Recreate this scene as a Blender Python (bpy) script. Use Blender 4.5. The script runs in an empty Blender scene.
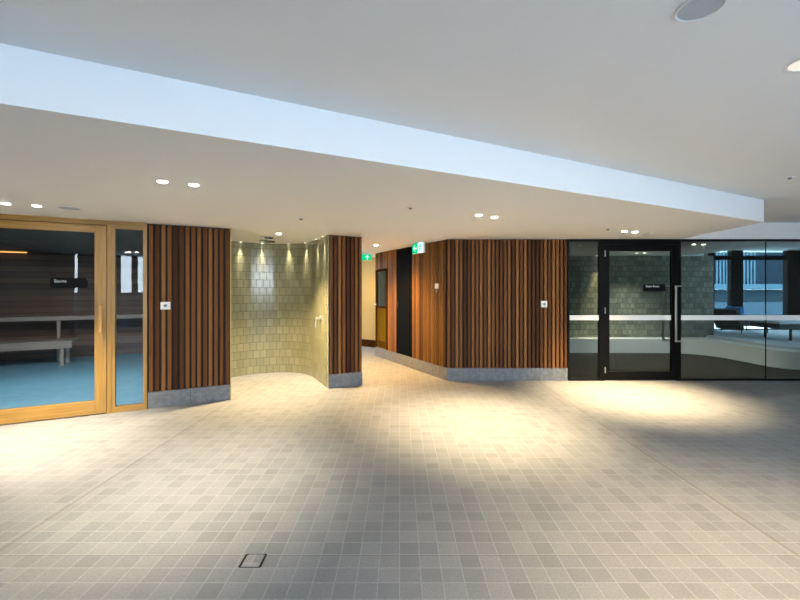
import bpy, bmesh, math, random
from mathutils import Vector, Matrix
random.seed(7)
SC = bpy.context.scene
COL = SC.collection
PI = math.pi
FPX, HOR, CAMZ = 400.0, 290.0, 1.55        # focal length in pixels, horizon row, eye height
ZL, ZU = 2.42, 2.70                        # lower and upper ceiling heights

# ------------------------------------------------------------------ materials
class NT:
    def __init__(self, name):
        self.m = bpy.data.materials.new(name); self.m.use_nodes = True
        self.t = self.m.node_tree; self.t.nodes.clear()
        self.out = self.n('ShaderNodeOutputMaterial')
    def n(self, typ, **kw):
        nd = self.t.nodes.new(typ)
        for k, v in kw.items(): setattr(nd, k, v)
        return nd
    def set(self, sock, v):
        if hasattr(v, 'is_output'): self.t.links.new(v, sock)
        else:
            if sock.type == 'RGBA' and len(v) == 3: v = (*v, 1)
            sock.default_value = v
    def math(self, op, a, b=0.0, c=None):
        nd = self.n('ShaderNodeMath', operation=op)
        self.set(nd.inputs[0], a); self.set(nd.inputs[1], b)
        if c is not None: self.set(nd.inputs[2], c)
        return nd.outputs[0]
    def mix(self, f, a, b, blend='MIX'):
        nd = self.n('ShaderNodeMix', data_type='RGBA', blend_type=blend)
        self.set(nd.inputs[0], f); self.set(nd.inputs[6], a); self.set(nd.inputs[7], b)
        return nd.outputs[2]
    def obj(self): return self.n('ShaderNodeTexCoord').outputs['Object']
    def uv(self): return self.n('ShaderNodeTexCoord').outputs['UV']
    def mapping(self, vec, loc=(0,0,0), rot=(0,0,0), scale=(1,1,1)):
        nd = self.n('ShaderNodeMapping')
        self.set(nd.inputs[0], vec); nd.inputs[1].default_value = loc; nd.inputs[2].default_value = rot; nd.inputs[3].default_value = scale
        return nd.outputs[0]
    def sep(self, vec):
        nd = self.n('ShaderNodeSeparateXYZ'); self.set(nd.inputs[0], vec); return nd.outputs
    def comb(self, x, y, z):
        nd = self.n('ShaderNodeCombineXYZ')
        for i, v in enumerate((x, y, z)): self.set(nd.inputs[i], v)
        return nd.outputs[0]
    def noise(self, vec, scale, detail=3, rough=.5):
        nd = self.n('ShaderNodeTexNoise'); self.set(nd.inputs['Vector'], vec)
        nd.inputs['Scale'].default_value = scale; nd.inputs['Detail'].default_value = detail; nd.inputs['Roughness'].default_value = rough
        return nd.outputs['Fac']
    def ramp(self, f, stops):
        nd = self.n('ShaderNodeValToRGB'); self.set(nd.inputs[0], f)
        e = nd.color_ramp.elements
        while len(e) < len(stops): e.new(.5)
        for el, (p, c) in zip(e, stops): el.position = p; el.color = (*c, 1)
        return nd.outputs[0]
    def bump(self, h, strength=.2, dist=.01):
        nd = self.n('ShaderNodeBump'); self.set(nd.inputs['Height'], h)
        nd.inputs['Strength'].default_value = strength; nd.inputs['Distance'].default_value = dist
        return nd.outputs[0]
    def bsdf(self, color, rough=.5, metal=0.0, normal=None, spec=.5):
        p = self.n('ShaderNodeBsdfPrincipled')
        self.set(p.inputs['Base Color'], color); self.set(p.inputs['Roughness'], rough); self.set(p.inputs['Metallic'], metal)
        p.inputs['Specular IOR Level'].default_value = spec
        if normal is not None: self.set(p.inputs['Normal'], normal)
        self.t.links.new(p.outputs[0], self.out.inputs[0])
        return self.m

def m_plain(name, c, rough=.5, metal=0., var=.06, spec=.5):
    k = NT(name); v = k.noise(k.obj(), 9, 3)
    col = k.mix(v, tuple(x*(1-var) for x in c), tuple(min(1, x*(1+var)) for x in c))
    return k.bsdf(col, rough, metal, spec=spec)

def m_emit(name, c, s):
    k = NT(name); e = k.n('ShaderNodeEmission'); k.set(e.inputs[0], c); e.inputs[1].default_value = s
    k.t.links.new(e.outputs[0], k.out.inputs[0]); return k.m

def m_glass(name, tint, ior=1.5, gloss=(1,1,1), rough=0.0):
    k = NT(name)
    t = k.n('ShaderNodeBsdfTransparent'); k.set(t.inputs[0], tint)
    g = k.n('ShaderNodeBsdfGlossy'); k.set(g.inputs[0], gloss); g.inputs['Roughness'].default_value = rough
    f = k.n('ShaderNodeFresnel'); f.inputs[0].default_value = ior
    mx = k.n('ShaderNodeMixShader')
    k.t.links.new(f.outputs[0], mx.inputs[0]); k.t.links.new(t.outputs[0], mx.inputs[1]); k.t.links.new(g.outputs[0], mx.inputs[2])
    k.t.links.new(mx.outputs[0], k.out.inputs[0]); return k.m

PITCH = .0685
def m_slats(name, dark, mid, light):
    k = NT(name); v = k.obj(); s = k.sep(v)
    idx = k.math('FLOOR', k.math('DIVIDE', s[0], PITCH))
    wn = k.n('ShaderNodeTexWhiteNoise', noise_dimensions='1D'); k.set(wn.inputs['W'], k.math('ADD', idx, 3.7))
    base = k.ramp(wn.outputs['Value'], [(0, dark), (.5, mid), (1, light)])
    gv = k.comb(k.math('MULTIPLY', s[0], 55.), k.math('MULTIPLY', idx, 1.7), k.math('MULTIPLY', s[2], 2.2))
    g = k.noise(gv, 1.6, 5, .6)
    col = k.mix(g, k.mix(.0, base, base), (.03, .014, .008))
    nd = k.n('ShaderNodeMapRange'); k.set(nd.inputs[0], g); nd.inputs[1].default_value = .35; nd.inputs[2].default_value = .8
    col = k.mix(k.math('MULTIPLY', nd.outputs[0], .38), base, (.03, .013, .007))
    return k.bsdf(col, .6, normal=k.bump(g, .12, .004), spec=.10)

def m_oak(name, a, b, rough=.38, spec=.5):
    k = NT(name); v = k.obj()
    g = k.noise(k.mapping(v, scale=(26, 26, 1.3)), 1.5, 5, .6)
    return k.bsdf(k.ramp(g, [(.3, a), (.7, b)]), rough, normal=k.bump(g, .08, .003), spec=spec)

def m_oak_h(name, a, b):
    k = NT(name); v = k.obj()
    g = k.noise(k.mapping(v, scale=(1.3, 26, 26)), 1.5, 5, .6)
    return k.bsdf(k.ramp(g, [(.3, a), (.7, b)]), .38, normal=k.bump(g, .08, .003))

def m_boards(name, a, b, axis=2, pitch=.11):
    k = NT(name); s = k.sep(k.obj())
    q = k.math('DIVIDE', s[axis], pitch); idx = k.math('FLOOR', q); fr = k.math('FRACT', q)
    wn = k.n('ShaderNodeTexWhiteNoise', noise_dimensions='1D'); k.set(wn.inputs['W'], idx)
    col = k.mix(wn.outputs['Value'], a, b)
    groove = k.math('LESS_THAN', fr, .07)
    long = k.noise(k.comb(k.math('MULTIPLY', s[0], 1.5), k.math('MULTIPLY', s[1], 3.), k.math('MULTIPLY', s[2], 40.)), 1.2, 4)
    col = k.mix(k.math('MULTIPLY', long, .5), col, (.015, .009, .006))
    col = k.mix(groove, col, (.005, .004, .003))
    return k.bsdf(col, .5, normal=k.bump(fr, .1, .004))

def m_floor():
    k = NT('grey granite cobble tile'); v = k.obj(); s = k.sep(v)
    br = k.n('ShaderNodeTexBrick'); br.offset = 0.0; br.squash = 1.0
    k.set(br.inputs['Vector'], k.mapping(v, loc=(0.002, -.088, 0)))
    k.set(br.inputs['Color1'], (.172, .178, .186)); k.set(br.inputs['Color2'], (.252, .256, .263)); k.set(br.inputs['Mortar'], (.37, .375, .38))
    br.inputs['Scale'].default_value = 1; br.inputs['Mortar Size'].default_value = .0030; br.inputs['Mortar Smooth'].default_value = .3
    br.inputs['Bias'].default_value = .12; br.inputs['Brick Width'].default_value = .115; br.inputs['Row Height'].default_value = .1128
    sp = k.noise(v, 75, 3, .7); bl = k.noise(v, 6, 4)
    col = k.mix(k.math('MULTIPLY', k.math('SUBTRACT', sp, .32), 1.5), br.outputs['Color'], (.13, .13, .135))
    col = k.mix(k.math('MULTIPLY', bl, .35), col, (.295, .298, .30))
    def line(c, at, w): return k.math('LESS_THAN', k.math('ABSOLUTE', k.math('SUBTRACT', c, at)), w)
    j = k.math('MAXIMUM', k.math('MAXIMUM', line(s[0], -2.38, .009), line(s[0], 2.325, .009)), line(s[1], 2.336, .0035))
    col = k.mix(k.math('MULTIPLY', j, .5), col, (.13, .115, .09))
    h = k.math('SUBTRACT', k.math('MULTIPLY', sp, .25), br.outputs['Fac'])
    rough = k.math('MULTIPLY_ADD', sp, .25, .42)
    return k.bsdf(col, rough, normal=k.bump(h, .25, .003), spec=.35)

def m_tiles(name, c1, c2, mortar, bw, rh, rough=.14, uv=True, ms=.004, spec=.5):
    k = NT(name); v = k.uv() if uv else k.obj()
    br = k.n('ShaderNodeTexBrick'); br.offset = .5
    k.set(br.inputs['Vector'], v); k.set(br.inputs['Color1'], c1); k.set(br.inputs['Color2'], c2); k.set(br.inputs['Mortar'], mortar)
    br.inputs['Scale'].default_value = 1; br.inputs['Mortar Size'].default_value = ms; br.inputs['Mortar Smooth'].default_value = .2
    br.inputs['Brick Width'].default_value = bw; br.inputs['Row Height'].default_value = rh
    n = k.noise(v, 7, 3); n2 = k.noise(v, 30, 2)
    col = k.mix(k.math('MULTIPLY', n, .45), br.outputs['Color'], tuple(x*.7 for x in c1))
    h = k.math('SUBTRACT', k.math('MULTIPLY', n2, .5), k.math('MULTIPLY', br.outputs['Fac'], 1.2))
    rg = k.math('MULTIPLY_ADD', br.outputs['Fac'], .5, rough)
    return k.bsdf(col, rg, normal=k.bump(h, .3, .006), spec=spec)

def m_plinth():
    k = NT('blue grey stone plinth'); v = k.obj(); s = k.sep(v)
    n = k.noise(v, 14, 5, .65)
    col = k.ramp(n, [(.3, (.11, .118, .13)), (.7, (.20, .21, .225))])
    fr = k.math('FRACT', k.math('ADD', k.math('DIVIDE', s[0], .5), .02))
    col = k.mix(k.math('LESS_THAN', fr, .012), col, (.08, .085, .09))
    return k.bsdf(col, .55)

M = {}
M['white'] = m_plain('white ceiling paint', (.88, .875, .865), .8, var=.012, spec=.2)
M['cream'] = m_plain('cream wall paint', (.60, .44, .19), .7, var=.03)
M['dark_sub'] = m_plain('black backing', (.012, .010, .009), .8)
M['slat'] = m_slats('stained timber slats', (.058, .020, .007), (.165, .064, .019), (.32, .138, .042))
M['slat_lamplit'] = m_slats('timber slats with painted lamplight', (.07, .028, .005), (.19, .085, .013), (.32, .155, .026))  # same slats, with amber hallway lamplight put into the colour
M['oak'] = m_oak('golden timber upright grain', (.28, .145, .026), (.43, .245, .060))
M['oak_light'] = m_oak('pale timber handle', (.46, .25, .06), (.58, .34, .10))
M['oakh'] = m_oak_h('golden timber level grain', (.28, .145, .026), (.43, .245, .060))
M['darkwood'] = m_oak('dark timber joinery', (.035, .014, .005), (.08, .033, .011), .8, .0)
M['sauna_wall'] = m_boards('dark sauna boards', (.060, .031, .019), (.20, .11, .068), 2, .13)
M['sauna_ceil'] = m_boards('sauna ceiling boards', (.10, .07, .05), (.16, .12, .09), 0, .16)
M['bench'] = m_oak_h('greyed sauna bench timber', (.24, .20, .165), (.36, .31, .265))
M['floor'] = m_floor()
M['sauna_floor'] = m_tiles('floor tile tinted with blue daylight', (.14, .40, .57), (.20, .48, .64), (.30, .55, .69), .115, .113, .35, uv=False)  # blue-grey tile, with the blue daylight cast put into its colour
M['plinth'] = m_plinth()
M['steam_floor'] = m_tiles('dark brown floor tile', (.028, .024, .018), (.045, .038, .028), (.02, .018, .014), .115, .113, .5, uv=False, spec=.08)
M['tile'] = m_tiles('olive glazed handmade tile', (.232, .228, .138), (.300, .292, .188), (.085, .083, .05), .118, .145, ms=.0048)
M['steam_tile'] = m_tiles('dark green glazed tile', (.17, .19, .155), (.36, .37, .29), (.055, .06, .05), .125, .135, .14, ms=.007)
M['black'] = m_plain('black powder coat', (.0035, .003, .0028), .4, spec=.10)
M['sign_black'] = m_plain('black sign plate', (.004, .004, .005), .5, spec=.1)
M['olive_panel'] = m_plain('olive lacquer', (.15, .105, .014), .7, spec=.0)
M['edge'] = m_plain('olive edge trim', (.30, .30, .18), .5)
M['black_door'] = m_plain('black laminate', (.0015, .0015, .0015), .8, spec=.03)
M['chrome'] = m_plain('brushed steel', (.62, .60, .56), .28, 1.0)
M['bronze'] = m_plain('warm brushed nickel', (.58, .50, .40), .3, 1.0)
M['plastic'] = m_plain('white plastic', (.80, .80, .80), .4, var=.02)
M['grey_plastic'] = m_plain('grey plastic', (.25, .25, .25), .5)
M['grille'] = m_plain('grey speaker grille', (.50, .53, .57), .6)
M['steel_dark'] = m_plain('dark chrome', (.20, .20, .20), .25, 1.0)
M['lens'] = m_emit('lit warm lens', (1, .88, .66), 90)
M['lens_small'] = m_emit('lit warm small lens', (1, .88, .66), 10)
M['lens_cool'] = m_emit('added fill lamp lens', (.75, .9, 1), 8)
M['lens_dim'] = m_emit('dim lens', (1, .93, .82), .32)
M['strip'] = m_emit('amber strip lamp', (1, .45, .12), .8)
M['sgreen'] = m_emit('lit green sign', (.0, .42, .17), .55)
M['swhite'] = m_emit('lit white sign', (.75, 1, .88), .42)
M['paint_white'] = m_plain('white film', (.82, .82, .80), .5, var=.01)
M['letter'] = m_plain('white lettering', (.85, .85, .85), .5, var=.01)
M['sauna_glass'] = m_glass('smoked sauna glass', (.80, .83, .85), 1.36)
M['steam_glass'] = m_glass('tinted glass', (.62, .66, .64), 1.24)
M['hall_glass'] = m_glass('dark glazing', (.35, .33, .28), 1.18)
M['stone_white'] = m_plain('pale terrazzo', (.80, .82, .83), .35, var=.03)
M['upholstery'] = m_plain('charcoal upholstery', (.05, .055, .055), .8)
M['mattress'] = m_plain('pale blue mattress', (.62, .76, .82), .8)
M['blue'] = m_plain('bright blue cloth', (.03, .25, .75), .7)
M['fin'] = m_plain('pale blue metal fin', (.050, .098, .125), .6, spec=.05)
M['tower_glass'] = m_tiles('dark blue curtain wall', (.005, .012, .019), (.009, .019, .029), (.020, .036, .048), .55, 1.1, .5, uv=True, ms=.04, spec=.03)
M['podium'] = m_plain('blue grey concrete', (.018, .032, .043), .8, spec=.05)
M['podium_light'] = m_plain('light blue render', (.035, .058, .075), .8, spec=.05)
M['ground'] = m_plain('pale paving', (.66, .655, .64), .9)
M['window_frame'] = m_plain('dark window metal', (.006, .007, .007), .7, spec=.04)

# ------------------------------------------------------------------ mesh helpers
class MB:
    def __init__(self): self.b = bmesh.new(); self.uvl = None
    def box(self, x0, x1, y0, y1, z0, z1, bev=0.0):
        t = bmesh.new(); bmesh.ops.create_cube(t, size=1)
        for v in t.verts:
            v.co = Vector((x0+(v.co.x+.5)*(x1-x0), y0+(v.co.y+.5)*(y1-y0), z0+(v.co.z+.5)*(z1-z0)))
        if bev > 0: bmesh.ops.bevel(t, geom=t.edges[:], offset=bev, segments=2, affect='EDGES', profile=.6)
        self._merge(t); return self
    def _merge(self, t):
        me = bpy.data.meshes.new('tmp'); t.to_mesh(me); t.free(); self.b.from_mesh(me); bpy.data.meshes.remove(me)
    def prism(self, pts, z0, z1, bev=0.0):
        t = bmesh.new()
        vs = [t.verts.new((x, y, z0)) for x, y in pts]; f = t.faces.new(vs)
        r = bmesh.ops.extrude_face_region(t, geom=[f])
        for e in r['geom']:
            if isinstance(e, bmesh.types.BMVert): e.co.z = z1
        bmesh.ops.recalc_face_normals(t, faces=t.faces[:])
        if bev > 0: bmesh.ops.bevel(t, geom=t.edges[:], offset=bev, segments=2, affect='EDGES', profile=.6)
        self._merge(t); return self
    def plate(self, pts, y0, y1):
        """outline given in (x, z), with depth from y0 to y1"""
        t = bmesh.new()
        vs = [t.verts.new((x, y0, z)) for x, z in pts]; f = t.faces.new(vs)
        r = bmesh.ops.extrude_face_region(t, geom=[f])
        for e in r['geom']:
            if isinstance(e, bmesh.types.BMVert): e.co.y = y1
        bmesh.ops.recalc_face_normals(t, faces=t.faces[:]); self._merge(t); return self
    def lathe(self, prof, seg=32, c=(0,0,0)):
        t = bmesh.new(); rings = []
        for r, z in prof:
            if r < 1e-6: rings.append([t.verts.new((c[0], c[1], c[2]+z))])
            else: rings.append([t.verts.new((c[0]+r*math.cos(2*PI*i/seg), c[1]+r*math.sin(2*PI*i/seg), c[2]+z)) for i in range(seg)])
        for a, b in zip(rings, rings[1:]):
            for i in range(seg):
                j = (i+1) % seg
                if len(a) == 1 and len(b) == 1: continue
                if len(a) == 1: t.faces.new((a[0], b[i], b[j]))
                elif len(b) == 1: t.faces.new((a[i], a[j], b[0]))
                else: t.faces.new((a[i], a[j], b[j], b[i]))
        bmesh.ops.recalc_face_normals(t, faces=t.faces[:]); self._merge(t); return self
    def tube(self, pts, r, seg=10, r1=None):
        pts = [Vector(p) for p in pts]; t = bmesh.new(); rings = []
        for i, p in enumerate(pts):
            d = (pts[min(i+1, len(pts)-1)]-pts[max(i-1, 0)]).normalized()
            a = d.orthogonal().normalized() if i == 0 else (rings_a - d*rings_a.dot(d)).normalized()
            rings_a = a; b = d.cross(a)
            rr = r if r1 is None else r+(r1-r)*i/(len(pts)-1)
            rings.append([t.verts.new(p+rr*(a*math.cos(2*PI*k/seg)+b*math.sin(2*PI*k/seg))) for k in range(seg)])
        for A, B in zip(rings, rings[1:]):
            for k in range(seg): t.faces.new((A[k], A[(k+1) % seg], B[(k+1) % seg], B[k]))
        t.faces.new(rings[0]); t.faces.new(rings[-1][::-1])
        bmesh.ops.recalc_face_normals(t, faces=t.faces[:]); self._merge(t); return self
    def build(self, name, mat, parent=None, loc=None, rz=0.0, smooth=False, cubeuv=False):
        me = bpy.data.meshes.new(name)
        if cubeuv:
            uvl = self.b.loops.layers.uv.new('UVMap')
            for f in self.b.faces:
                for l in f.loops: l[uvl].uv = ((l.vert.co.x+l.vert.co.y), l.vert.co.z)
        self.b.to_mesh(me); self.b.free(); me.materials.append(mat)
        if smooth:
            for p in me.polygons: p.use_smooth = True
        o = bpy.data.objects.new(name, me); COL.objects.link(o)
        if parent is not None: o.parent = parent
        if loc is not None: o.location = loc; o.rotation_euler = (0, 0, rz)
        return o

def smooth_by_angle(o, deg=35):
    me = o.data
    bm = bmesh.new(); bm.from_mesh(me)
    for f in bm.faces: f.smooth = True
    for e in bm.edges:
        if len(e.link_faces) == 2 and e.calc_face_angle(0) > math.radians(deg): e.smooth = False
    bm.to_mesh(me); bm.free(); return o

def tag(o, label, cat, group=None):
    o['label'] = label; o['category'] = cat
    if group: o['group'] = group
    return o
def struct(o, label=None):
    o['kind'] = 'structure'
    if label: o['label'] = label
    return o
def empty(name, loc=(0,0,0), rz=0.0):
    o = bpy.data.objects.new(name, None); COL.objects.link(o); o.location = loc; o.rotation_euler = (0, 0, rz)
    o.empty_display_size = .1; return o

# ------------------------------------------------------------------ frames of the place
UX, UY = 2/math.sqrt(5), 1/math.sqrt(5)
P0 = (-2.388, 5.652)
A1 = math.atan2(UY, UX)
def W(s, t): return (P0[0]+UX*s-UY*t, P0[1]+UY*s+UX*t)
def at1(s, t, z=0): return (*W(s, t), z)
Q = (.80, 6.83); WX, WY = -.4687, .8834
A3 = math.atan2(-WY, -WX)
def at3(L, y=0, z=0):   # along the hall wall from its corner, y into the building
    return (Q[0]+WX*L+.8834*y, Q[1]+WY*L+.4687*y, z)
YF = 6.83
def px(x, y, Z):        # the point at height Z that the photograph shows at column x, row y
    Y = (Z-CAMZ)*FPX/(HOR-y); return ((x-400)/FPX*Y, Y, Z)

# ------------------------------------------------------------------ camera
cam = bpy.data.cameras.new('camera'); co = bpy.data.objects.new('camera', cam); COL.objects.link(co)
co.location = (0, 0, CAMZ); co.rotation_euler = (PI/2, 0, 0)
cam.sensor_width = 36; cam.lens = 36*FPX/800; cam.shift_y = -10/800; cam.clip_start = .05; cam.clip_end = 400
SC.camera = co

# ------------------------------------------------------------------ setting: floor, ceilings, walls
ground = struct(MB().box(-60, 90, -60, 90, -.3, -.12).build('ground', M['ground']))
flo = [W(-6.4, -10.15), W(8.9, -10.15), (11.85, 1.5), (11.85, 12.2), (-11.2, 12.2), W(-6.4, 7)]
floor = struct(MB().prism(flo, -.12, 0).build('floor', M['floor']), 'grey granite cobble tiled floor')
struct(MB().prism(flo, ZU, ZU+.2).build('ceiling', M['white']), 'upper white painted ceiling')
sof = [W(-6.3, -3.62), (4.657, 5.118), (4.80, YF), (9.25, YF), (9.25, 8.25), (7.25, 8.25), (7.25, 12.1), (-11, 12.1), W(-6.3, 6.9)]
struct(MB().prism(sof, ZL, ZU).build('ceiling_soffit', M['white']), 'lower white ceiling with tall white edge face')

def wall1(name, s0, s1, t0, t1, z0, z1, mat, label=None):
    return struct(MB().box(0, s1-s0, 0, t1-t0, z0, z1).build(name, mat, None, at1(s0, t0), A1), label)
# left side of the room
wall1('wall_left', -6.2, -2.86, 0, .12, 0, ZL, M['white'])
wall1('wall_side', -4.75, -4.6, -10, 0, 0, ZU, M['sauna_wall'])
wall1('wall_pier', -1.008, -.012, .05, .115, 0, ZL, M['dark_sub'])
wall1('wall_pillar', 1.50, 1.985, .052, 1.9, 0, ZL, M['cream'])
wall1('wall_hall_left', 1.8, 1.985, 1.9, 5.6, 0, ZL, M['cream'])
struct(MB().prism([(-1.9, 11.60), (-.2, 10.45), (-.1, 10.6), (-1.8, 11.75)], 0, ZL).build('wall_hall_end', M['cream']), 'cream wall at the end of the hallway')
struct(MB().prism([(-1.888, 11.58), (-.188, 10.43), (-.2, 10.45), (-1.9, 11.60)], 0, .2).build('baseboard_hall_end', M['darkwood']))
# right of the hallway, behind the slats
struct(MB().prism([(.836, 6.89), (2.86, 6.89), (2.86, 10.5), (.25, 10.5), (.1, 9.9), (-.53, 9.464)], 0, ZL).build('wall_hall_right', M['dark_sub']))
struct(MB().box(.25, 7.25, 10.5, 10.7, 0, ZL).build('wall_service', M['dark_sub']))
# room walls outside the picture
struct(MB().box(9.2, 9.35, .2, YF, 0, ZU).build('wall_right', M['white']))
struct(MB().box(9.2, 11.8, YF-.1, YF+.1, 0, ZU).build('wall_right_end', M['white']))
# window wall behind the camera: dark metal posts, solid spandrel below, sky above
T = -10.0
def postw(name, s0, s1, z0=0, z1=ZU, mat='window_frame'): return wall1(name, s0, s1, T-.12, T, z0, z1, M[mat])
wb = empty('window_1', at1(-4.6, T)); wb.rotation_euler = (0, 0, A1); struct(wb, 'tall daylight windows opposite the sauna')
mb = MB()
for s0, s1 in ((-4.6, -4.02), (-3.92, -2.78), (-2.47, -2.30), (-.55, -.40), (1.4, 1.55), (3.3, 3.45), (4.7, 5.1)):
    mb.box(s0+4.6, s1+4.6, -.12, 0, 0, ZU)
mb.box(.1, 9.6, -.10, -.02, 0, .18); mb.box(.1, 9.6, -.10, -.02, 1.02, 1.09)
mb.build('window_frame', M['window_frame'], wb)
wall1('wall_back', 5.1, 8.6, T-.15, T, 0, ZU, M['white'])

wall1('reflection_shade_wall', -9, 9, -13.6, -13.3, -.12, 1.45, M['podium'])  # unseen dark wall added to darken the lower window reflection

# shower niche
NC, NA, NB, NN = (.605, .9), .805, .79, 2.25
def niche_pts(off=0.0, n=48):
    a, b = NA+off, NB+off
    pts = [(NC[0]-a, .115)]
    for i in range(1, 6): pts.append((NC[0]-a, .115+(NC[1]-.115)*i/6))
    for i in range(n+1):
        th = PI-PI*i/n
        c, s = math.cos(th), math.sin(th)
        pts.append((NC[0]+a*math.copysign(abs(c)**(2/NN), c), NC[1]+b*abs(s)**(2/NN)))
    for i in range(1, 7): pts.append((NC[0]+a, NC[1]-(NC[1]-.053)*i/6))
    return pts
bm = bmesh.new(); uvl = bm.loops.layers.uv.new('UVMap')
pin, pout = niche_pts(), niche_pts(.07)
acc = [0.0]
for a, b in zip(pin, pin[1:]): acc.append(acc[-1]+math.dist(a, b))
cols = [[bm.verts.new((p[0], p[1], z)) for z in (0, ZL)] for p in pin]
colo = [[bm.verts.new((p[0], p[1], z)) for z in (0, ZL)] for p in pout]
for i in range(len(pin)-1):
    f = bm.faces.new((cols[i][0], cols[i][1], cols[i+1][1], cols[i+1][0])); f.smooth = True
    for l, (u_, v_) in zip(f.loops, ((acc[i], 0), (acc[i], ZL), (acc[i+1], ZL), (acc[i+1], 0))): l[uvl].uv = (u_, v_)
    f = bm.faces.new((colo[i+1][0], colo[i+1][1], colo[i][1], colo[i][0])); f.smooth = True
for i in (0, len(pin)-1):
    bm.faces.new((cols[i][0], cols[i][1], colo[i][1], colo[i][0]))
me = bpy.data.meshes.new('wall_shower'); bm.to_mesh(me); bm.free(); me.materials.append(M['tile'])
ws = bpy.data.objects.new('wall_shower', me); COL.objects.link(ws); ws.location = at1(0, 0); ws.rotation_euler = (0, 0, A1)
struct(ws, 'curved shower wall of olive glazed tiles')
wall1('trim_1', -.011, .001, -.004, .116, 0, ZL, M['cream'])
wall1('trim_2', 1.408, 1.418, -.004, .0525, 0, ZL, M['edge'])

# ------------------------------------------------------------------ slat panels and plinths
def slat_panel(label, loc, rz, length, z0=lambda x: .215, mat='slat'):
    root = empty('slat_panel', loc, rz); tag(root, label, 'wall panel', 'timber slat wall panels')
    s = MB(); b = MB(); n = int(round(length/PITCH)); p = length/n
    for i in range(n):
        x = i*PITCH if abs(p-PITCH) < 1e-6 else i*p
        s.box(x+.013, x+p-.013, 0, .034, z0(x+p/2), ZL-.012, .003)
    segs = []
    for i in range(n):
        z = z0((i+.5)*p)
        if segs and segs[-1][2] == z: segs[-1][1] = (i+1)*p
        else: segs.append([i*p, (i+1)*p, z])
    for x0, x1, z in segs: b.box(x0, x1, .034, .05, z, ZL-.001)
    s.build('slats', M[mat], root); b.build('backing_board', M['dark_sub'], root)
    return root
def plinth(name, loc, rz, length, depth=.05, h=.213):
    return struct(MB().box(0, length, .004, depth, 0, h, .003).build(name, M['plinth'], None, loc, rz))

slat_panel('vertical timber slat panel between the sauna sidelight and the shower, carrying a white plate', at1(-1.0, 0), A1, .985)
plinth('baseboard_pier', at1(-1.0, 0), A1, .985)
slat_panel('narrow timber slat panel on the pillar between shower and hallway', at1(1.42, 0), A1, .565)
plinth('baseboard_pillar', at1(1.42, 0), A1, .565)
slat_panel('wide timber slat panel beside the steam room glass', (.80, YF, 0), 0, 2.065)
plinth('baseboard_front', (.80, YF, 0), 0, 2.065)
slat_panel('hallway timber slat panel between black door and corner, carrying the small white reader', at3(1.205), A3, 1.155, mat='slat_lamplit')
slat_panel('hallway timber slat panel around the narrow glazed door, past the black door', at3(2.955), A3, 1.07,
           z0=lambda x: 2.04 if x < .685 else .215, mat='slat_lamplit')
plinth('baseboard_hall', at3(2.955), A3, 2.95)

# ------------------------------------------------------------------ sauna front
d1 = empty('door_1', at1(-2.785, 0), A1); struct(d1, 'golden timber framed glass sauna door')
W1 = -1.439+2.785
MB().box(0, .12, .0, .055, .012, 2.355, .004).box(W1-.122, W1, 0, .055, .012, 2.355, .004).build('stile', M['oak'], d1)
MB().box(.12, W1-.122, 0, .055, .012, .178, .004).box(.12, W1-.122, 0, .055, 2.262, 2.355, .004).build('rail', M['oakh'], d1)
MB().box(.115, W1-.117, .022, .032, .173, 2.267).build('glass_pane', M['sauna_glass'], d1)
h = MB(); hx = W1-.052
h.tube([(hx, .002, 1.335), (hx, -.05, 1.335)], .013, 10); h.tube([(hx, .002, 1.06), (hx, -.05, 1.06)], .013, 10)
h.box(hx-.016, hx+.016, -.075, -.045, 1.03, 1.365, .008)
h.build('door_handle', M['oak_light'], d1)['label'] = 'pale timber pull handle'
def sign_outline(w, hh, r, rc, n=6):
    pts = []
    for cx, cz, a0, rr in ((r, r, PI, r), (w-r, r, 1.5*PI, r), (w-rc, hh-rc, 0, rc), (r, hh-r, .5*PI, r)):
        for i in range(n+1):
            a = a0+.5*PI*i/n; pts.append((cx+rr*math.cos(a), cz+rr*math.sin(a)))
    return pts
def letters(text, size, parent, loc, mat='letter'):
    c = bpy.data.curves.new('lettering', 'FONT'); c.body = text; c.size = size; c.extrude = .0006; c.align_x = 'LEFT'
    c.materials.append(M[mat])
    o = bpy.data.objects.new('lettering', c); COL.objects.link(o); o.parent = parent; o.location = loc; o.rotation_euler = (PI/2, 0, 0)
    return o
def glass_sign(parent, x0, z0, w, hh, text, size, tx, tz):
    pts = [(x0+a, z0+b) for a, b in sign_outline(w, hh, .022, .05)]
    s = MB().plate(pts, .008, .0215).build('sign_plate', M['sign_black'], parent)
    letters(text, size, s, (x0+tx, .0075, z0+tz)); s['label'] = 'black sign plate with small white lettering'
    return s
glass_sign(d1, 2.785-1.99, 1.574, .364, .124, 'Sauna', .052, .035, .068)
fr = empty('trim_3', at1(-2.85, 0), A1); struct(fr, 'golden timber surround of the sauna door')
MB().box(0, .063, -.006, .10, 0, 2.36, .003).box(1.418, 1.466, -.006, .10, 0, 2.36, .003).build('door_jamb', M['oak'], fr)
MB().box(0, 1.84, -.010, .10, 2.36, ZL, .003).build('door_head', M['oakh'], fr)
w2 = empty('window_2', at1(-1.383, 0), A1); struct(w2, 'narrow glazed sidelight beside the sauna door')
MB().box(0, .032, 0, .09, 0, 2.36, .003).box(.330, .375, 0, .09, 0, 2.36, .003).build('window_stile', M['oak'], w2)
MB().box(.032, .330, 0, .09, 0, .072, .003).box(.032, .330, 0, .09, 2.325, 2.36, .003).build('window_rail', M['oakh'], w2)
MB().box(.028, .334, .03, .04, .068, 2.33).build('glass_pane', M['sauna_glass'], w2)

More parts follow.
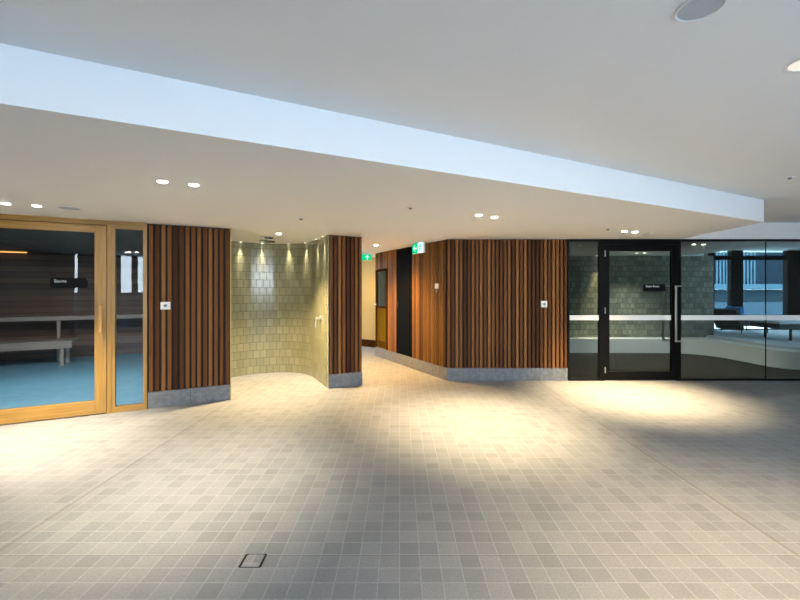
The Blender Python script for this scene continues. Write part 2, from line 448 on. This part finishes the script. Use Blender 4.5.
# sauna room
SAUNA_FILL_LAMPS = []  # unseen ceiling lamps added to brighten the sauna behind its glass
wall1('wall_sauna_back', -6.2, -.3, 5.45, 5.6, 0, ZL, M['sauna_wall'])
wall1('wall_sauna_side', -.42, -.28, .115, 5.45, 0, ZL, M['sauna_wall'])
wall1('wall_sauna_left', -6.3, -6.2, .0, 5.6, 0, ZL, M['sauna_wall'])
wall1('ceiling_sauna', -6.2, -.42, .12, 5.45, ZL-.03, ZL-.002, M['sauna_ceil'])
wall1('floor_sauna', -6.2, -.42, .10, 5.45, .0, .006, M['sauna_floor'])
def sauna_bench(label, s0, s1, t0, t1, ztop, legs, edge, rear=True):
    r = empty('sauna_bench', at1(s0, t0), A1); tag(r, label, 'bench', 'sauna benches')
    n = 5; d = (t1-t0)/n; m = MB()
    for i in range(n): m.box(0, s1-s0, i*d+.006, (i+1)*d-.006, ztop-.035, ztop, .004)
    m.build('seat', M['bench'], r)
    MB().box(.0, s1-s0, .012, .045, ztop-edge, ztop-.036, .004).build('front_rail', M['bench'], r)
    for x in legs:
        MB().box(x-.03, x+.03, .05, .11, .006, ztop-.036, .004).build('leg', M['bench'], r)
        if rear: MB().box(x-.03, x+.03, t1-t0-.12, t1-t0-.06, .006, ztop-.036, .004).build('leg', M['bench'], r)
    return r
sauna_bench('low grey timber bench in the sauna, front tier', -6.1, -2.73, 4.15, 4.72, .52, (.15, 1.7, 3.20), .15)
sauna_bench('high grey timber bench along the sauna back wall', -6.1, -.6, 4.75, 5.40, .99, (.15, 1.6, 3.0), .09, False)
for x, lab in ((-3.6, 'added recessed fill lamp above the middle of the sauna floor'), (-2.2, 'added recessed fill lamp just inside the sauna door'), (-1.0, 'added recessed fill lamp inside the narrow sidelight')):
    SAUNA_FILL_LAMPS.append((x, lab))
ls = MB().box(0, 1.1, 0, .03, 0, .022, .004).build('strip_lamp', M['strip'], None, at1(-4.9, 5.40, 2.362), A1)
tag(ls, 'thin amber strip lamp high on the dark sauna wall', 'lamp')

# ------------------------------------------------------------------ steam room glass front
def X2(p): return (p-400)/FPX*YF
def Z2(p): return CAMZ+(HOR-p)/FPX*YF
def glazing(name, x0, x1, label, fl=.03, frr=.03, joints=()):
    r = empty(name, (x0, YF, 0)); struct(r, label); w = x1-x0
    m = MB().box(0, w, 0, .06, 0, .035, .002).box(0, w, 0, .06, ZL-.04, ZL, .002)
    if fl: m.box(0, fl, 0, .06, .035, ZL-.04, .002)
    if frr: m.box(w-frr, w, 0, .06, .035, ZL-.04, .002)
    m.build('window_frame', M['black'], r)
    xs = [fl]+list(joints)+[w-frr]
    for a, b in zip(xs, xs[1:]):
        p = MB().box(a+.0015, b-.0015, .022, .032, .033, ZL-.038).build('glass_pane', M['steam_glass'], r)
        MB().box(a+.0015, b-.0015, .0195, .0215, 1.033, 1.118).build('white_band', M['paint_white'], p)
    for j in joints: MB().box(j-.0025, j+.0025, .018, .036, .035, ZL-.04).build('joint', M['black'], r)
    return r
glazing('window_3', 2.868, 3.416, 'narrow fixed glass pane between slats and steam room door', frr=.012)
glazing('window_4', X2(680.7)+.002, 9.2, 'wide fixed glazing beside the steam room door', fl=.004, joints=(X2(767)-X2(680.7),))
x0, x1 = 3.418, X2(680.7)
t4 = struct(MB().box(0, .075, -.004, .07, 0, ZL, .002).box(x1-x0-.06, x1-x0, -.004, .07, 0, ZL, .002).box(.075, x1-x0-.06, -.004, .07, 2.33, ZL, .002).build('trim_4', M['black'], None, (x0, YF, 0)), 'black frame around the steam room door')
d2 = empty('door_2', (x0+.078, YF, 0)); struct(d2, 'black framed glass steam room door')
w = x1-x0-.06-.078-.003
gl, gr = X2(609.6)-x0-.078, X2(671.7)-x0-.078
MB().box(0, gl, 0, .05, .01, 2.327, .003).box(gr, w, 0, .05, .01, 2.327, .003).build('stile', M['black'], d2)
MB().box(gl, gr, 0, .05, .01, .155, .003).box(gl, gr, 0, .05, 2.215, 2.327, .003).build('rail', M['black'], d2)
p = MB().box(gl-.004, gr+.004, .022, .032, .15, 2.22).build('glass_pane', M['steam_glass'], d2)
MB().box(gl, gr, .0195, .0215, 1.033, 1.118).build('white_band', M['paint_white'], p)
hb = X2(673.5)-x0-.078
def pull(y, yb, xa, xb, name):
    m = MB().box(xa-.014, xa+.014, y-.012, y+.012, .67, 1.625, .003)
    for z in (.68, 1.615): m.box(xa, xb, y-.010, y+.010, z-.010, z+.010, .002); m.box(xb-.012, xb+.012, min(y, yb), max(y, yb), z-.010, z+.010, .002)
    o = m.build(name, M['bronze'], d2); o['label'] = 'brushed metal pull handle'; return o
pull(-.06, .002, hb, hb+.08, 'door_handle')
pull(.11, .048, hb-.10, hb+.03, 'door_handle')
for z in (Z2(253.5), Z2(310.5), Z2(370)):
    MB().tube([(.004, -.008, z-.05), (.004, -.008, z+.05)], .009, 10).build('hinge', M['chrome'], d2)
glass_sign(d2, X2(644)-x0-.078, 1.527, X2(666)-X2(644), .123, 'Steam Room', .044, .035, .072)

# steam room and lounge behind the glass

struct(MB().box(2.87, 8.0, 10.2, 10.4, 0, ZL).build('wall_steam_back', M['steam_tile'], cubeuv=True), 'dark green tiled back wall of the steam room')
struct(MB().box(2.862, 2.90, 6.91, 10.2, 0, ZL).build('wall_steam_side', M['steam_tile'], cubeuv=True))
struct(MB().box(7.9, 8.0, 10.4, 12.1, 0, ZU).build('wall_lounge_side', M['steam_tile'], cubeuv=True))
struct(MB().box(0, .2, 0, .3, 0, ZU).box(0, .2, 1.3, 5.17, 0, ZU).box(0, .2, .3, 1.3, 0, .6).build('window_added_light', M['window_frame'], None, (11.6, YF+.1, 0)))  # unseen side opening added to bring more daylight onto the platform
lw = empty('window_5', (8.0, 11.6, 0)); struct(lw, 'lounge windows with dark posts behind the steam room glass')
m = MB()
for a, b in ((8.0, 9.12), (9.62, 9.95), (11.25, 11.8)): m.box(a-8, b-8, 0, .16, 0, ZU)
for a, b in ((9.12, 9.62), (9.95, 11.25)):
    m.box(a-8, b-8, .02, .12, 2.42, 2.55); m.box(a-8, b-8, 0, .14, 0, .42)
m.build('window_frame', M['window_frame'], lw)
m = MB()
for a, b in ((9.12, 9.62), (9.95, 11.25)): m.box(a-8, b-8, .06, .07, .42, ZU)
m.build('glass_pane', m_glass('clear glass', (.93, .97, .98), 1.3), lw)

def catmull(pts, n=8):
    out = []
    P = [pts[0]]+list(pts)+[pts[-1]]
    for i in range(1, len(P)-2):
        for k in range(n):
            t = k/n
            out.append(tuple(.5*((2*P[i][j])+(-P[i-1][j]+P[i+1][j])*t+(2*P[i-1][j]-5*P[i][j]+4*P[i+1][j]-P[i+2][j])*t*t+(-P[i-1][j]+3*P[i][j]-3*P[i+1][j]+P[i+2][j])*t**3) for j in (0, 1)))
    return out+[tuple(pts[-1])]
curve = catmull([(2.91, 9.84), (4.2, 9.84), (5.6, 9.84), (6.6, 9.80), (7.05, 9.62), (7.34, 9.2), (7.42, 8.6), (7.44, 8.15), (7.60, 7.84), (7.95, 7.70), (8.6, 7.66), (9.6, 7.66)])
poly = curve+[(9.6, 11.59), (8.01, 11.59), (8.01, 10.19), (2.91, 10.19)]
cb = empty('curved_bench', (5.6, 9.84, 0)); tag(cb, 'pale curved stone bench sweeping along the steam room behind glass', 'bench')
off = lambda q: [(x-5.6, y-9.84) for x, y in q]
smooth_by_angle(MB().prism(off(poly), .0, .345).build('bench_body', M['stone_white'], cb))
cur2 = catmull([(7.78, 9.9), (7.80, 9.2), (7.78, 8.5), (7.86, 8.2), (8.1, 8.06), (8.7, 8.0), (9.6, 8.0)])
smooth_by_angle(MB().prism(off(cur2+[(9.6, 11.58), (8.02, 11.58), (8.02, 10.18), (7.78, 10.18)]), .346, .40).build('upper_step', M['stone_white'], cb))
ZP = .40
struct(MB().box(2.91, 11.6, 6.9, 10.19, 0, .003).build('floor_steam', M['steam_floor']))
struct(MB().box(9.602, 11.6, 7.66, 11.59, 0, ZP-.002).build('floor_lounge', M['stone_white']))

# loungers on the platform
lg = empty('lounge_chair', (9.05, 10.78, ZP+.001), math.radians(8)); tag(lg, 'charcoal lounge chair with sloping back by the lounge window', 'lounge chair')
m = MB().box(-.2, .75, -.35, .35, .20, .34, .04); m.build('seat', M['upholstery'], lg)
b = bmesh.new()
MB().prism([(-.55, -.36), (-.42, -.36), (-.42, .36), (-.55, .36)], 0, .55, .03).build('backrest', M['upholstery'], lg).matrix_local = Matrix.Translation((.28, 0, .24)) @ Matrix.Rotation(math.radians(-16), 4, 'Y')
for x, y in ((-.1, -.28), (.62, -.28), (-.1, .28), (.62, .28)):
    MB().tube([(x, y, .21), (x-.05 if x < 0 else x+.04, y, .006)], .016, 8, .011).build('leg', M['black'], lg)
bc = MB().box(-.07, .07, -.22, .22, 0, .36, .05).build('cushion', M['blue'], None, (8.98, 10.74, ZP+.343), math.radians(8))
tag(bc, 'bright blue cushion propped behind the charcoal lounge chair', 'cushion')
db = empty('daybed', (9.62, 9.35, ZP+.001), math.radians(-4)); tag(db, 'low daybed with pale blue mattress on a dark base, on the platform', 'daybed')
MB().box(-1.05, 1.2, -.42, .42, .26, .38, .02).build('base', M['upholstery'], db)
MB().box(-1.05, 1.2, -.42, .42, .381, .43, .02).build('mattress', M['mattress'], db)
for x in (-.75, .55, 1.0):
    for y in (-.34, .34): MB().tube([(x, y, .27), (x, y, 0)], .03, 10, .024).build('leg', M['black'], db)

# outside the lounge windows
GY = 42.0
tw = empty('office_tower', (28, GY, -.12)); tag(tw, 'dark blue office tower with pale upright fins seen through the lounge windows', 'building')
MB().box(0, 26, 0, 10, 2.3, 22).build('curtain_wall', M['tower_glass'], tw, cubeuv=True)
MB().box(-.5, 27, -.6, 9, 1.7, 2.29, .05).build('ledge', M['fin'], tw)
MB().box(.5, 26, .4, 9, 0, 1.69).build('podium', M['podium'], tw)
for i in range(13):
    x = 4.8+i*.36
    MB().box(x, x+.17, -.05, -.002, 2.3, 22).build('fin', M['fin'], tw)
for i in range(9):
    x = 13.0+i*.9
    MB().box(x, x+.09, -.12, -.002, 2.3, 22).build('mullion', M['podium'], tw)
pw = MB().box(0, 60, 0, .3, 0, .85, .02).build('street_wall', M['podium_light'], None, (14, 26, -.12)); tag(pw, 'low pale blue street wall beyond the lounge windows', 'wall')

# ------------------------------------------------------------------ hallway doors, signs and fittings
ZD = .215
d3 = empty('door_3', at3(2.935, -.004, ZD), A3); struct(d3, 'narrow timber door with tall dark glass at the hallway end')
MB().box(0, .09, 0, .045, 0, 1.815, .003).box(.56, .65, 0, .045, 0, 1.815, .003).build('stile', M['darkwood'], d3)
MB().box(.09, .56, 0, .045, .92, .955, .003).box(.09, .56, 0, .045, 1.765, 1.815, .003).build('rail', M['darkwood'], d3)
MB().box(.085, .565, .016, .026, .95, 1.77).build('glass_pane', M['hall_glass'], d3)
MB().box(.085, .565, .012, .030, .0, .925).build('door_panel', M['olive_panel'], d3)
g = MB()
for q in range(7): g.box(.15+q*.055, .172+q*.055, .006, .0118, .03, .17)
g.build('vent_slots', M['darkwood'], d3)
MB().tube([(.04, .002, 1.0), (.04, -.06, 1.0)], .012, 10).tube([(.04, -.055, 1.0), (.16, -.055, 1.0)], .011, 10).build('door_handle', M['bronze'], d3)
d4 = empty('door_4', at3(1.885, .004, ZD), A3); struct(d4, 'full height black flush door in the hallway')
MB().box(.004, .674, 0, .045, 0, ZL-.02-ZD, .003).build('door_leaf', M['black_door'], d4)
MB().box(.06, .085, -.006, .0, .95, 1.10, .002).build('door_handle', M['black'], d4)

def arrow(mb, cx, cz, r, y0, y1, left=True):
    k = -1 if left else 1
    mb.plate([(cx+k*r, cz), (cx, cz+r*.85), (cx-k*r*.28, cz+r*.85), (cx+k*r*.42, cz+r*.2), (cx-k*r, cz+r*.2), (cx-k*r, cz-r*.2), (cx+k*r*.42, cz-r*.2), (cx-k*r*.28, cz-r*.85), (cx, cz-r*.85)], y0, y1)
def arrow_up(mb, cx, cz, r, y0, y1):
    pts = [(0, 1), (.85, .0), (.85, -.28), (.2, .42), (.2, -1), (-.2, -1), (-.2, .42), (-.85, -.28), (-.85, .0)]
    mb.plate([(cx+a*r, cz+b*r) for a, b in pts], y0, y1)
def running_man(mb, cx, cz, r, y0, y1):
    mb.plate([(cx+.1*r+.2*r*math.cos(a*PI/6), cz+.78*r+.2*r*math.sin(a*PI/6)) for a in range(12)], y0, y1)
    for pts, wd in (([(.05, .5), (-.05, -.05)], .17), ([(-.05, -.05), (-.45, -.3), (-.3, -.85)], .1), ([(-.05, -.05), (.3, -.35), (.65, -.75)], .1), ([(.05, .48), (-.45, .3), (-.55, 0)], .08), ([(.05, .48), (.45, .15), (.7, .3)], .08)):
        for (a, b), (c, d) in zip(pts, pts[1:]):
            L = math.hypot(c-a, d-b); nx, nz = -(d-b)/L*wd, (c-a)/L*wd
            mb.plate([(cx+(a+nx)*r, cz+(b+nz)*r), (cx+(c+nx)*r, cz+(d+nz)*r), (cx+(c-nx)*r, cz+(d-nz)*r), (cx+(a-nx)*r, cz+(b-nz)*r)], y0, y1)
def exit_sign(loc, rz, w, h, label, split=True):
    r = empty('exit_sign', loc, rz); tag(r, label, 'exit sign', 'lit green exit signs')
    MB().box(-w/2-.006, w/2+.006, -.016, .016, -h-.006, -.012, .003).build('housing', M['plastic'], r)
    MB().box(-.06, .06, -.03, .03, -.012, 0, .002).build('mounting_plate', M['plastic'], r)
    g = MB()
    if split:
        g.box(-w/2, 0, -.0195, -.0165, -h, -.016); wh = MB().box(.001, w/2, -.0195, -.0165, -h, -.016)
        a = MB(); arrow(a, -w/4, -h/2-.008, h*.33, -.0225, -.0200); man = MB(); running_man(man, w/4-.01, -h/2-.008, h*.40, -.0225, -.0200)
        g.build('green_panel', M['sgreen'], r); wh.build('white_panel', M['swhite'], r)
        a.build('arrow', M['swhite'], r); man.build('running_figure', M['sgreen'], r)
    else:
        g.box(-w/2, w/2, -.0195, -.0165, -h, -.016)
        a = MB(); arrow_up(a, w/4-.005, -h/2-.008, h*.36, -.0225, -.0200); man = MB(); running_man(man, -w/4, -h/2-.008, h*.40, -.0225, -.0200)
        g.build('green_panel', M['sgreen'], r); a.build('arrow', M['swhite'], r); man.build('running_figure', M['swhite'], r)
    return r
exit_sign(((.43+.243)/2, (7.1+7.453)/2, ZL), A3, .39, .20, 'green and white exit sign with side arrow, hung beside the hallway timber panel')
exit_sign((-.87, 9.55, ZL), A1*.5, .36, .16, 'green exit sign with upward arrow, deep in the hallway beside the pillar', split=False)

def wall_plate(name, loc, rz, w, h, label, cat):
    r = empty(name, loc, rz); tag(r, label, cat)
    MB().box(-w/2, w/2, -.012, 0, -h/2, h/2, .004).build('plate', M['plastic'], r); return r
a = wall_plate('push_button_plate', at1(-.80, -.001, 1.343), A1, .115, .10, 'white push button plate on the slats beside the sauna', 'switch')
MB().tube([(0, -.011, 0), (0, -.017, 0)], .022, 20).build('button', M['grey_plastic'], a)
a = wall_plate('push_button_plate', (2.459, YF+.001, 1.311), 0, .11, .11, 'white push button plate on the slats beside the steam room', 'switch')
MB().tube([(0, -.011, 0), (0, -.017, 0)], .022, 20).build('button', M['grey_plastic'], a)
a = wall_plate('card_reader', at3(.306, -.001, 1.62), A3, .11, .09, 'small white reader with dark tail on the hallway slats', 'card reader')
MB().box(-.012, .012, -.010, -.002, -.115, -.044, .002).build('tail', M['grey_plastic'], a)

# shower fittings
r = empty('rain_shower', at1(.605, .80, ZL), A1); tag(r, 'round overhead rain shower hanging from the niche ceiling', 'shower head')
MB().lathe([(0, -.001), (.10, -.001), (.10, -.012), (.03, -.018), (0, -.018)], 32).build('ceiling_rose', M['steel_dark'], r)
MB().lathe([(.016, -.016), (.016, -.052)], 16).build('stem', M['chrome'], r)
smooth_by_angle(MB().lathe([(0, -.048), (.035, -.05), (.13, -.060), (.135, -.068), (.13, -.074), (0, -.074)], 40).build('shower_disc', M['steel_dark'], r))
r = empty('shower_mixer', at1(1.408, .42, 1.03), A1-PI/2); tag(r, 'chrome shower mixer on the tiled niche wall', 'shower mixer')
MB().tube([(0, 0, .05), (0, -.014, .05)], .05, 24).build('wall_disc', M['chrome'], r)
MB().tube([(0, -.012, .05), (0, -.09, .05)], .024, 16).build('body', M['chrome'], r)
MB().tube([(0, -.075, .05), (0, -.085, .0), (0, -.09, -.10)], .011, 10).build('lever', M['chrome'], r)

# floor drain
Y0, Y1, Xa, Xb = 2.234, 2.344, -.898, -.784
r = empty('floor_drain', ((Xa+Xb)/2, (Y0+Y1)/2, 0)); tag(r, 'square tile insert drain cover with two dark slots in the floor', 'drain')
hx_, hy_ = (Xb-Xa)/2, (Y1-Y0)/2
MB().box(-hx_+.014, hx_-.014, -hy_+.003, hy_-.003, .0, .003, .001).build('cover', M['floor'], r)
for k in (-1, 1): MB().box(k*hx_-.006, k*hx_+.006, -hy_, hy_, .0005, .002).box(-hx_, hx_, k*hy_-.0022, k*hy_+.0022, .0005, .002).build('slot', M['black'], r)

# ------------------------------------------------------------------ ceiling fittings and light
def spot(parent, loc, power, size, blend, color=(1, .74, .40), rad=.03):
    l = bpy.data.lights.new('spot', 'SPOT'); l.energy = power; l.spot_size = math.radians(size); l.spot_blend = blend; l.color = color; l.shadow_soft_size = rad
    o = bpy.data.objects.new('lamp_beam', l); COL.objects.link(o); o.parent = parent; o.location = loc; return o
def downlight(x, y, z, label, group, power, size=76, blend=1.0, r=.034, color=(1, .74, .40), lens='lens'):
    e = empty('downlight', (x, y, z)); tag(e, label, 'downlight', group)
    smooth_by_angle(MB().lathe([(r, -.001), (r*1.28, -.001), (r*1.30, -.004), (r*1.05, -.007), (r, -.004), (r, -.001)], 32).build('trim_ring', M['plastic'], e))
    MB().lathe([(0, -.0095), (r*.7, -.0088), (r*.94, -.006), (r*.98, -.001), (0, -.001)], 32).build('lens', M[lens], e)
    if power: spot(e, (0, 0, -.02), power, size, blend, color)
    return e
PW = 215
G1, G2 = 'recessed downlights in the lower ceiling', 'recessed downlights behind the steam room glass'
for x, y, lab in (
    (5.5, 203.2, 'downlight above the sauna door, farther from the sidelight of its pair'),
    (36.5, 205.4, 'downlight above the sauna door, nearer the round grille'),
    (162.3, 181.2, 'downlight before the sauna front, first of the pair towards the white ceiling edge'),
    (193.7, 184.4, 'downlight before the sauna front, second of its pair, nearer the shower side'),
    (478.7, 215.0, 'downlight ahead of the wide slat panel, nearer the hallway of its pair'),
    (494.5, 217.0, 'downlight ahead of the wide slat panel, nearer the steam room of its pair'),
    (624.4, 231.0, 'downlight above the steam room door, nearer the slat panel of its pair'),
    (634.9, 231.7, 'downlight above the steam room door, nearer the wide glazing of its pair')):
    X, Y, Z = px(x, y, ZL); downlight(X, Y, Z, lab, G1, PW*(.55 if 100 < x < 200 else .95 if x < 100 else 1.4 if x > 600 else 1.0), color=(1, .85, .62) if x < 200 else (1, .76, .43))
X, Y, Z = px(278.5, 233.5, ZL); downlight(X, Y, Z, 'downlight in the shower niche ceiling before the rain shower', G1, 360, 100)
X, Y, Z = px(376, 245, ZL); downlight(X, Y, Z, 'downlight in the hallway ceiling between the two exit signs', G1, 290, 125, color=(1, .60, .20))
downlight(-.95, 10.3, ZL, 'downlight at the hallway end near the cream wall', G1, 34, 110, color=(1, .66, .27))
for x, y, lab in ((694, 244.0, 'downlight behind the wide glazing, nearer the door of its pair'), (703.5, 244.2, 'downlight behind the wide glazing, farther from the door of its pair'),
                  (637, 252.8, 'downlight seen through the steam room door, nearer the hinges'), (644.5, 252.8, 'downlight seen through the steam room door, nearer the pull handle')):
    X, Y, Z = px(x, y, ZL); downlight(X, Y, Z, lab, G2, 75, 110, r=.034, color=(1, .95, .85), lens='lens_small')
downlight(4.98, 10.06, ZL, 'small downlight grazing the dark tiles behind the narrow glass pane', G2, 130, 42, 1.0, r=.03, lens='lens_small')
downlight(2.06, 2.02, ZU, 'downlight in the upper ceiling at the picture edge', 'recessed downlights in the upper ceiling', 225, 92, r=.075, lens='lens_dim')
for x, lab in SAUNA_FILL_LAMPS:
    e = downlight(*W(x, .70), ZL-.03, lab, 'added fill lamps in the sauna ceiling', 62, 115, 1.0, r=.035, color=(1, .96, .92), lens='lens_cool')
    e.children[2].rotation_euler = (math.radians(18), 0, A1)
    spot(e, (0, 0, -.02), 95, 78, 1.0, (1, .96, .92)).rotation_euler = (math.radians(54), 0, A1)  # second added beam, aimed at the far floor and benches
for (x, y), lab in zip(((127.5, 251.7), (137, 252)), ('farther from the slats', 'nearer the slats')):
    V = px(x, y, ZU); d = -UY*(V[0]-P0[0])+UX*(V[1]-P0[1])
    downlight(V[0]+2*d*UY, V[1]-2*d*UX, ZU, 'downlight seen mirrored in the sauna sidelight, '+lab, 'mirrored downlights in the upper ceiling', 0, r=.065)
# small lamps grazing the niche tiles, where the photograph shows their scallops
inner = niche_pts(-.036, 200)
names = ['first from the sauna side', 'second from the sauna side', 'third from the sauna side', 'fourth from the sauna side', 'fifth from the sauna side', 'last, nearest the pillar']
for target, nm in zip((241, 262, 288.5, 305, 315, 322), names):
    best = min(inner, key=lambda q: abs(400+FPX*W(*q)[0]/W(*q)[1]-target))
    X, Y = W(*best)
    e = empty('wall_grazer', (X, Y, ZL)); tag(e, 'tiny lamp grazing the shower tiles, '+nm, 'lamp', 'tiny lamps around the shower niche')
    MB().lathe([(.016, -.001), (.026, -.001), (.026, -.005), (.016, -.005), (.016, -.001)], 20).build('trim_ring', M['plastic'], e)
    MB().lathe([(0, -.002), (.0155, -.002), (.0155, -.001), (0, -.001)], 20).build('lens', M['lens_small'], e)
    spot(e, (0, 0, -.012), 32, 36, 1.0, (1, .88, .68), .010)

def round_grille(x, y, z, r, label, mat='grille'):
    e = empty('ceiling_speaker', (x, y, z)); tag(e, label, 'speaker', 'round ceiling speakers')
    smooth_by_angle(MB().lathe([(r*.88, -.001), (r*1.0, -.001), (r, -.006), (r*.94, -.010), (r*.88, -.008), (r*.88, -.001)], 48).build('rim', M['plastic'], e))
    MB().lathe([(0, -.006), (r*.6, -.006), (r*.875, -.005), (r*.875, -.001), (0, -.001)], 48).build('grille', M[mat], e)
round_grille(1.217, 1.6225, ZU, .088, 'large round grey ceiling speaker in the upper white ceiling')
X, Y, Z = px(69.5, 207.6, ZL); round_grille(X, Y, Z, .105, 'round ceiling speaker above the sauna sidelight')
X, Y, Z = px(645.5, 233.3, ZL); round_grille(X, Y, Z, .085, 'round ceiling speaker above the steam room door')
def detector(x, y, z, label):
    e = empty('ceiling_detector', (x, y, z)); tag(e, label, 'detector', 'small ceiling detectors')
    MB().lathe([(0, -.001), (.040, -.001), (.040, -.006), (.030, -.009), (0, -.009)], 24).build('base', M['plastic'], e)
    MB().lathe([(.018, -.0095), (.014, -.022), (0, -.024)], 20).build('sensor', M['grey_plastic'], e)
for x, y, z, lab in ((301, 218.3, ZL, 'small ceiling detector before the shower niche'), (410.3, 207.2, ZL, 'small ceiling detector before the hallway mouth'),
                     (608, 228.7, ZL, 'small ceiling detector beside the downlights above the steam room door'), (381, 244.2, ZL, 'small ceiling detector beside the hallway downlight'),
                     (790, 177, ZU, 'small ceiling detector in the upper ceiling past the white edge')):
    detector(*px(x, y, z), lab)

# ------------------------------------------------------------------ daylight
w = bpy.data.worlds.new('sky'); SC.world = w; w.use_nodes = True
nt = w.node_tree; nt.nodes.clear()
out = nt.nodes.new('ShaderNodeOutputWorld'); bg = nt.nodes.new('ShaderNodeBackground')
tc = nt.nodes.new('ShaderNodeTexCoord'); sp = nt.nodes.new('ShaderNodeSeparateXYZ'); rp = nt.nodes.new('ShaderNodeValToRGB')
nt.links.new(tc.outputs['Generated'], sp.inputs[0]); nt.links.new(sp.outputs[2], rp.inputs[0]); nt.links.new(rp.outputs[0], bg.inputs[0]); nt.links.new(bg.outputs[0], out.inputs[0])
e = rp.color_ramp.elements; e[0].position = 0; e[0].color = (.76, .89, 1, 1); e[1].position = .6; e[1].color = (.46, .70, 1, 1)
bg.inputs[1].default_value = 6.4
pl = bpy.data.lights.new('window_portal', 'AREA'); pl.shape = 'RECTANGLE'; pl.size = 9.6; pl.size_y = 2.0
pl.cycles.is_portal = True
po = bpy.data.objects.new('window_portal', pl); COL.objects.link(po)
po.location = at1(.3, T+.02, 1.72); po.rotation_euler = (PI/2, 0, A1)     # looks along +t, into the room
p2 = bpy.data.lights.new('lounge_portal', 'AREA'); p2.shape = 'RECTANGLE'; p2.size = 2.1; p2.size_y = 2.2; p2.cycles.is_portal = True
po2 = bpy.data.objects.new('lounge_portal', p2); COL.objects.link(po2); po2.location = (10.2, 11.58, 1.55); po2.rotation_euler = (-PI/2, 0, 0)

p3 = bpy.data.lights.new('lounge_side_portal', 'AREA'); p3.shape = 'RECTANGLE'; p3.size = 2.2; p3.size_y = 1.0; p3.cycles.is_portal = True
po3 = bpy.data.objects.new('lounge_side_portal', p3); COL.objects.link(po3); po3.location = (11.58, 7.73, 1.65); po3.rotation_euler = (0, PI/2, 0)
SC.view_settings.view_transform = 'Standard'; SC.view_settings.look = 'None'; SC.view_settings.gamma = 1; SC.view_settings.exposure = 1.6
SC.view_settings.use_curve_mapping = False
SC.cycles.max_bounces = 10; SC.cycles.diffuse_bounces = 6; SC.cycles.glossy_bounces = 4; SC.cycles.transparent_max_bounces = 16
SC.cycles.sample_clamp_indirect = 60; SC.cycles.caustics_reflective = False; SC.cycles.caustics_refractive = False; SC.cycles.blur_glossy = .5
